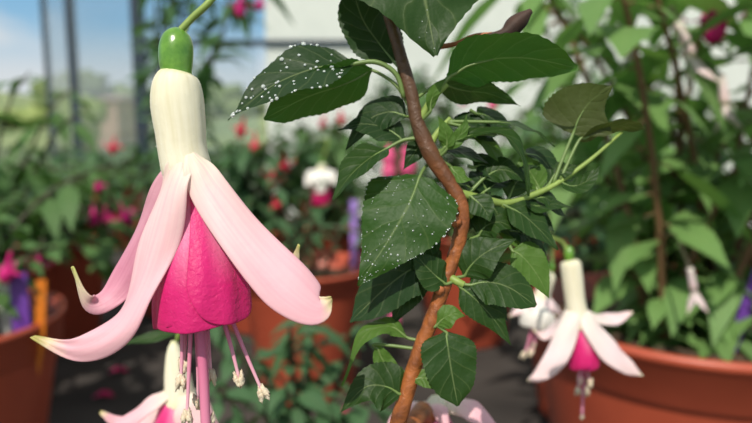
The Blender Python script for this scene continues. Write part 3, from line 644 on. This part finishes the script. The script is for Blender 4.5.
# label tags
def label_stake(px,py0,py1,d,w,mat,name_label,base_z=None,lean=.0):
    a=P(px,py0,d); b=P(px,py1,d); z0=BENCH+(base_z or .1)
    mb=MB(); h=w/2; v=[]
    tx=Vector((lean,0,0))
    X0=a.x; y=a.y; top=a.z
    pr=[(-h,top),(h,top),(h,z0+.03),(0,z0),(-h,z0+.03)]
    fr=[Vector((X0+x+lean*(z-z0),y,z)) for x,z in pr]; bk=[q+Vector((0,.0012,0)) for q in fr]
    n=5; F=[tuple(range(n)),tuple(range(2*n-1,n-1,-1))]+[(i,i+n,(i+1)%n+n,(i+1)%n) for i in range(n)]
    mb.add(fr+bk,F); o=mb.build('plant_label',M[mat],None,origin=Vector((X0,y,z0)),smooth=False)
    return tag(o,name_label,'plant label')
label_stake(731,268,300,.47,.009,'purple','small purple plant label standing in the big right pot',.17,.25)
# left pot
DL=.62
r2,t2=potted('potted_fuchsia','fuchsia in the terracotta coloured pot at the left frame edge',-.412,DL-.04,.113,.18,.16,.13,15,420,31,'leaf_bg',.042,lean=(-.01,.07),trail=False)
label_stake(17,272,300,.57,.016,'purple','purple plant label in the left pot, standing left of an orange one',.13,)
label_stake(31,280,300,.575,.009,'orange','orange plant label in the left pot',.13,.1)
label_stake(3,274,300,.60,.013,'whitep','white plant label at the far left of the left pot',.13)
blossoms(r2,t2,[(12,268,.56,.8),(40,262,.6,.6)],'mag_bloom')
# centre pot
DC=.87
r3,t3=potted('potted_fuchsia','fuchsia with small leaves in the pot between the large flower and the woody stem',Xat(307,DC),DC-.03,.087,.172,.15,.09,9,110,41,'leaf_bg2',.03,zmin=.1)
# small seedling-like shoots hanging before the centre pot: a low plant nearer
r4,t4=potted('potted_fuchsia','low small leaved fuchsia whose shoots stand before the centre pot',Xat(296,.43),.435,.052,.08,.185,.055,12,230,51,'leaf_bg2',.026,zmin=.3,trail=False)
# further pots
r5,t5=potted('potted_fuchsia','fuchsia in the far pot seen above the centre pot',Xat(330,1.3),1.27,.085,.165,.22,.18,12,300,61,'leaf_bg',.055)
label_stake(353.5,200,258,.885,.0095,'lilac','lilac plant label standing at the back of the centre pot beside the droplet edged leaf',.14)
r6,t6=potted('potted_fuchsia','fuchsia in the shaded pot behind the big right pot',Xat(600,.78),.77,.09,.18,.24,.14,12,300,71,'leaf_bg2',.045)
grp='fuchsias massed on the bench behind'
rows=[(-.52,1.02,.13,'leaf_bg','fuchsia with dark foliage behind the left pot'),(-.20,1.12,.18,'leaf_bg2','fuchsia with red blossoms behind the large flower'),(-.78,1.33,.13,'leaf_bg','fuchsia at the far left below the thin window posts'),(-.42,1.46,.14,'leaf_bg2','fuchsia below the thick window post'),
 (.15,1.05,.26,'leaf_bg','fuchsia behind the woody stem'),(.08,1.6,.32,'leaf_bg2','fuchsia furthest back behind the woody stem'),(.5,1.05,.22,'leaf_light','light green fuchsia behind the big right pot'),(.42,1.5,.24,'leaf_bg','fuchsia far back between stem and right plant'),(.85,1.15,.26,'leaf_bg2','fuchsia at the right frame edge behind the big pot'),(.8,1.6,.28,'leaf_bg','furthest fuchsia at the right'),
 (-.14,1.8,.22,'leaf_bg','furthest fuchsia behind the white and red flower'),(-.75,1.85,.14,'leaf_bg2','furthest fuchsia at the left')]
BG=[]
for i,(x,y,h,mm,lb) in enumerate(rows):
    BG.append(potted('potted_fuchsia',lb,x,y,.09,.18,h,.16,18,520,100+i,mm,.05,group=grp))
blossoms(BG[0][0],BG[0][1],[(97,183,.95,1.0),(94,214,.95,1.0),(120,215,.95,1.0),(106,217,.97,.9),(80,180,1,.5)],'mag_bloom')
blossoms(BG[1][0],BG[1][1],[(245,128,1.05),(256,143,1.05,.9),(283,163,1.05,.9),(276,176,1.05,1),(274,204,1.05,.7),(115,146,1.0,.8)],'red_bloom')
blossoms(BG[10][0],BG[10][1],[(325,122,1.5,1),(341,117,1.5,1),(300,110,1.5,.8)],'red_bloom')
# two pink buds beside the stem and pinks between the leaves
bt=BG[4]
def bud(px,py,d,rw,rh,root,tips):
    p=P(px,py,d); u=d/FPX; mb=MB(); sphere(mb,p,(rw*u,rw*u,rh*u),14,10); tube(mb,[p+Vector((0,0,rh*u*.85)),p+Vector((0,0,rh*u*1.25))],[rw*u*.3,rw*u*.2],4,8)
    o=mb.build('bud',M['pink_bloom'],root); st=MB(); e=p+Vector((0,0,rh*u*1.2))
    best=min((q for c in tips for q in c[4:]),key=lambda q:(q-e).length); tube(st,[e,(e+best)/2+Vector((0,0,.02)),best],[.0008]*2,8,5); st.build('blossom_stalk',M['dark_stem'],o)
bud(389,158,.8,7,11,*bt); bud(389,172,.8,7,9,*bt); bud(408,167,.8,8,11,*bt); bud(406,153,.8,5,6,*bt); bud(394,322,.8,6,9,*bt)
bud(463,100,.8,5,7,*bt); bud(493,105,.8,5,7,*bt)
e6=P(324,140,1.0); best6=min((q for c in BG[1][1]+BG[4][1] for q in c[6:]),key=lambda q:(q-e6-Vector((0,0,.03))).length)
# white and red flower hanging far back
f6=dict(origin=(322,150,0),ped=[best6,(328,140,0),(322,160,0)],pedr=[1,1,1],ovary=((322,162,0),(2.4,4)),
  tube=[(322,164,0,3),(322,167,0,4),(321,172,0,5)],
  sepals=[dict(pts=[(318,171,-3),(311,175,-6),(306,186,-6)],w=[7,13,5],hint=(-.2,-.5,-1),mat=M['white_petal'],th=1),
   dict(pts=[(324,171,-3),(331,175,-6),(336,184,-6)],w=[7,13,5],hint=(.2,-.5,-1),mat=M['white_petal'],th=1),
   dict(pts=[(321,171,-4),(320,180,-12),(320,193,-12)],w=[8,17,8],hint=(0,-.3,-1),mat=M['white_petal'],th=1),
   dict(pts=[(321,171,4),(321,180,12),(321,192,12)],w=[8,16,8],hint=(0,.3,1),mat=M['white_petal'],th=1)],
  corolla=dict(top=(321,172,0),bot=(321,206,0),r=[4,7,9,9.5,8.5],petals=[(180,150,.95,.95,0),(80,140,1,.95,0),(-70,140,.98,1,0),(10,110,1.03,1,.03)]))
flower('fuchsia_flower','blurred white fuchsia flower with dark red centre hanging left of the droplet covered leaf',None,1.0,f6,dict(tube=M['tube'],sepal=M['white_petal'],petal=M['petal2']))

# tall airy fuchsia left of centre, against the sky
r7,t7=potted('potted_fuchsia','tall airy fuchsia with dark drooping leaves against the sky behind the large flower',-.40,1.22,.08,.17,.56,.10,10,250,82,'leaf_bg2',.065,lean=(.12,-.1),trail=False,zmin=.3,aspect=.38)
blossoms(r7,t7,[(242,4,.95,1.1),(262,2,.95,.8)],'mag_bloom')
r8,t8=potted('potted_fuchsia','fuchsia with long narrow leaves rising at the left frame edge',-.50,.83,.07,.17,.27,.12,15,300,92,'leaf_bg',.05,aspect=.40,zmin=.05,lean=(.05,-.03),trail=True)
# distant wispy one before the white wall
r9,t9=potted('potted_fuchsia','thin tall fuchsia standing before the whitewashed panes, upper right',Xat(575,1.3),1.3,.08,.17,.50,.12,7,110,95,'leaf_bg2',.045,zmin=.3,aspect=.34,trail=False)

# fallen petals on the bench
for (x,y,lb) in ((103,397,'magenta fallen petal on the black bench cover, lower left'),(118,372,'small magenta petal scrap lying behind the larger fallen one'),(340,414,'fallen pink petal on the bench beside the centre pot')):
    dv=(FWD+(x-376)/FPX*RT+(211.5-y)/FPX*UP); k=(CAM.z-BENCH-.003)/(-dv.z); p=CAM+dv*k
    mb=MB(); ribbon(mb,[p+Vector((-.012,0,.0)),p+Vector((0,.003,.003)),p+Vector((.014,.002,.0))],[.004,.016,.003],(0,0,1),-.2,0,10,6,wave=.6)
    tag(mb.build('fallen_petal',M['petal2']),lb,'petal')

# ------------------------------------------------------------------ bench, greenhouse
bench=thing('plant_bench','long bench with black cover carrying the potted fuchsias','bench',Vector((0,.95,0)))
mb=MB(); box(mb,(0,.98,BENCH-.02),(3.2,2.16,.04)); mb.build('bench_top',M['mat'],bench,smooth=False)
for sx in (-1.45,1.45):
    for sy in (.05,1.95):
        mb=MB(); box(mb,(sx,sy,(BENCH-.04)/2),(.05,.05,BENCH-.04)); mb.build('leg',M['galv'],bench,smooth=False)
make_pot(plant,base.x,base.y,.085,.16); make_soil(plant,base.x,base.y,.085,.16,3)

def struct(name,mb,mat,smooth=False):
    o=mb.build(name,M[mat],smooth=smooth); o['kind']='structure'; return o
mb=MB(); box(mb,(1,1.0,-.05),(10,8,.1)); struct('floor',mb,'concrete')
# back wall (whitewashed) starts at the thick post; left wall recedes
A=Vector((Xat(139,2.3)*.975,2.3)); B=Vector((Xat(72,3.3)*.975,3.3)); Cc=Vector((Xat(46,4.6)*.975,4.6)); E=Vector((-3.0,6.2))
def post(p,w,h,name):
    mb=MB(); box(mb,(p.x,p.y,h/2),(w,w,h)); return struct(name,mb,'metal')
post(A,.038,2.6,'trim_1'); post(B,.037,2.6,'trim_2'); post(Cc,.03,2.6,'trim_3')
def pane(name,p,q,z0,z1,mat):
    d=(q-p).normalized(); n=Vector((-d.y,d.x))*.003
    V=[]
    for z in (z0,z1):
        for a in (p+n,q+n,q-n,p-n): V.append(Vector((a.x,a.y,z)))
    mb=MB(); mb.add(V,[(0,1,5,4),(1,2,6,5),(2,3,7,6),(3,0,4,7),(0,3,2,1),(4,5,6,7)]); return struct(name,mb,mat)
def sill(name,p,q,z,hh,w=.04,mat='metal'):
    d=(q-p).normalized(); n=Vector((-d.y,d.x))*w/2; V=[]
    for zz in (z-hh/2,z+hh/2):
        for a in (p+n,q+n,q-n,p-n): V.append(Vector((a.x,a.y,zz)))
    mb=MB(); mb.add(V,[(0,1,5,4),(1,2,6,5),(2,3,7,6),(3,0,4,7),(0,3,2,1),(4,5,6,7)]); return struct(name,mb,mat)
g=.026
def inset(p,q,k=g): d=(q-p).normalized(); return p+d*k,q-d*k
pane('window_1',*inset(A,B,.036),.7,2.5,'glass'); pane('window_2',*inset(B,Cc,.036),.7,2.5,'glass')
G=Vector((Xat(268,2.3),2.3)); H_=Vector((Xat(268,2.3)+1.3,2.3)); I_=Vector((5.5,2.3))
RAIL=P(240,45,2.3).z
pane('window_3',*inset(A,G),.7,RAIL-.012,'glass'); pane('window_4',*inset(A,G),RAIL+.012,2.5,'glass')
pane('window_5',*inset(G,H_,0.002),.7,2.5,'shade'); pane('window_6',H_+Vector((.002,0)),I_,.7,2.5,'shade')
sill('trim_4',A+Vector((.025,0)),G+Vector((.35,0)),RAIL,.018,.03)
# knee walls
sill('wall_left',*inset(A,B),.34,.68,.06,'concrete'); sill('wall_far_left',*inset(B,Cc),.34,.68,.06,'concrete'); sill('wall_back',A+Vector((.03,0)),I_,.34,.68,.06,'concrete')
# ------------------------------------------------------------------ landscape outside
n=60; V=[];F=[]
for i in range(n+1):
    for j in range(n+1):
        x=-160+240*i/n; y=14+150*j/n
        z=-1.0+max(0,(y-30))*.060*(1+.3*math.sin(x*.05+1))+1.6*noise.noise(Vector((x*.03,y*.03,0)))
        V.append(Vector((x,y,z)))
for i in range(n):
    for j in range(n): F.append((i*(n+1)+j,(i+1)*(n+1)+j,(i+1)*(n+1)+j+1,i*(n+1)+j+1))
mb=MB(); mb.add(V,F); o=mb.build('ground',M['grass'],origin=(0,0,-1)); o['kind']='structure'
mb=MB(); box(mb,(-20,5,-.4),(120,60,.3)); o=mb.build('ground',M['grass']); o['kind']='structure'
def tree(px,ytop,d,w,mat,lb,seed):
    X=Xat(px,d); zt=P(px,ytop,d).z; zb=-.6 if d<30 else 0.0
    root=thing('tree',lb,'tree',Vector((X,d,zb)),'trees outside the greenhouse')
    hh=zt-zb; tm=MB(); tube(tm,[Vector((X,d,zb)),Vector((X+.1,d,zb+hh*.6))],[.25,.15],4,8); tm.build('trunk',M['trunk'],root)
    cm=MB(); rn=random.Random(seed)
    for k in range(9):
        r=w*rn.uniform(.3,.5); sphere(cm,(X+rn.uniform(-.5,.5)*w,d+rn.uniform(-.4,.4)*w,zb+hh*rn.uniform(.35,.8)-0*r),(r,r,min(r,hh*.2)),16,12,lump=.7,seed=k+seed)
    sphere(cm,(X,d,zt-hh*.25),(w*.45,w*.45,hh*.25),16,12,lump=.5,seed=seed); cm.build('crown',M[mat],root)
tree(90,72,40,3.0,'tree','olive green tree on the hill between the window posts',1)
tree(60,92,52,3,'tree2','pale tree left of the middle window post, outside',2)
tree(90,96,29,1.0,'tree2','yellow green bushy tree in front of the olive one, outside',3)
tree(128,86,62,4,'tree','hazy tree on the ridge beside the thick post',4)
tree(30,108,64,4,'tree2','hazy tree outside at the far left',5)
tree(170,84,78,5,'tree','hazy tree on the ridge right of the thick post',6)
tree(225,84,66,5,'tree','hazy tree outside behind the tall airy fuchsia',7)
hx=Xat(122,34); hz=P(122,130,34).z; hb=thing('house','small pinkish house on the slope beyond the panes','house',Vector((hx,34,hz-1.5)))
mb=MB(); box(mb,(hx,34,hz),(1.0,3,3.0)); mb.build('wall',M['render'],hb,smooth=False)
mb=MB(); mb.add([Vector(v) for v in ((hx-.65,32.3,hz+1.5),(hx+.65,32.3,hz+1.5),(hx+.65,35.7,hz+1.5),(hx-.65,35.7,hz+1.5),(hx-.65,34,hz+1.75),(hx+.65,34,hz+1.75))],[(0,1,5,4),(2,3,4,5),(0,4,3),(1,2,5),(0,3,2,1)]); mb.build('roof',M['roof'],hb,smooth=False)
# ------------------------------------------------------------------ world, sun, camera
w=bpy.data.worlds.new('World'); sc.world=w; w.use_nodes=True; nt=w.node_tree; nt.nodes.clear()
N=nt.nodes.new; Lk=nt.links.new
out=N('ShaderNodeOutputWorld'); bg=N('ShaderNodeBackground'); Lk(bg.outputs[0],out.inputs[0])
tc=N('ShaderNodeTexCoord'); sp=N('ShaderNodeSeparateXYZ'); Lk(tc.outputs['Generated'],sp.inputs[0])
rp=N('ShaderNodeValToRGB'); Lk(sp.outputs[2],rp.inputs[0]); e=rp.color_ramp.elements
e[0].position=0; e[0].color=lin('cfdde6'); e[1].position=.10; e[1].color=lin('a4cde8'); k=e.new(.2); k.color=lin('7ab8e4'); k=e.new(.38); k.color=lin('b4cddc'); k=e.new(.8); k.color=lin('c6d0d4')
mp=N('ShaderNodeMapping'); mp.inputs['Scale'].default_value=(1,1,2.6); Lk(tc.outputs['Generated'],mp.inputs[0])
nz=N('ShaderNodeTexNoise'); nz.inputs['Scale'].default_value=3.2; nz.inputs['Detail'].default_value=6; Lk(mp.outputs[0],nz.inputs['Vector'])
cr=N('ShaderNodeValToRGB'); Lk(nz.outputs[0],cr.inputs[0]); cr.color_ramp.elements[0].position=.48; cr.color_ramp.elements[1].position=.66
cl=N('ShaderNodeMapRange'); Lk(sp.outputs[2],cl.inputs[0]); cl.inputs[1].default_value=.06; cl.inputs[2].default_value=.13; cl.inputs[3].default_value=.85; cl.inputs[4].default_value=0
mxm=N('ShaderNodeMath'); mxm.operation='MAXIMUM'; Lk(cr.outputs[0],mxm.inputs[0]); Lk(cl.outputs[0],mxm.inputs[1])
mx=N('ShaderNodeMix'); mx.data_type='RGBA'; Lk(mxm.outputs[0],mx.inputs[0]); Lk(rp.outputs[0],mx.inputs[6]); mx.inputs[7].default_value=lin('e6eaec')
Lk(mx.outputs[2],bg.inputs[0]); bg.inputs[1].default_value=.9
sun=bpy.data.lights.new('sun','SUN'); sun.energy=4.1; sun.angle=.009; sun.color=(1,.94,.83)
so=bpy.data.objects.new('sun',sun); C.objects.link(so)
el,az=math.radians(50),math.radians(-18)     # behind the viewer, a little to the left
sd=Vector((math.sin(az)*math.cos(el),-math.cos(az)*math.cos(el),math.sin(el)))
so.rotation_euler=sd.to_track_quat('Z','Y').to_euler()
cam=bpy.data.cameras.new('cam'); co=bpy.data.objects.new('camera',cam); C.objects.link(co); sc.camera=co
co.location=CAM; co.rotation_euler=(math.radians(90)-PITCH,0,0)
cam.sensor_width=36; cam.lens=36*FPX/752; cam.clip_start=.01; cam.clip_end=1000
cam.dof.use_dof=True; cam.dof.focus_distance=.132; cam.dof.aperture_fstop=cam.lens/2.3
sc.view_settings.view_transform='Standard'; sc.view_settings.look='None'; sc.view_settings.exposure=0; sc.view_settings.gamma=1
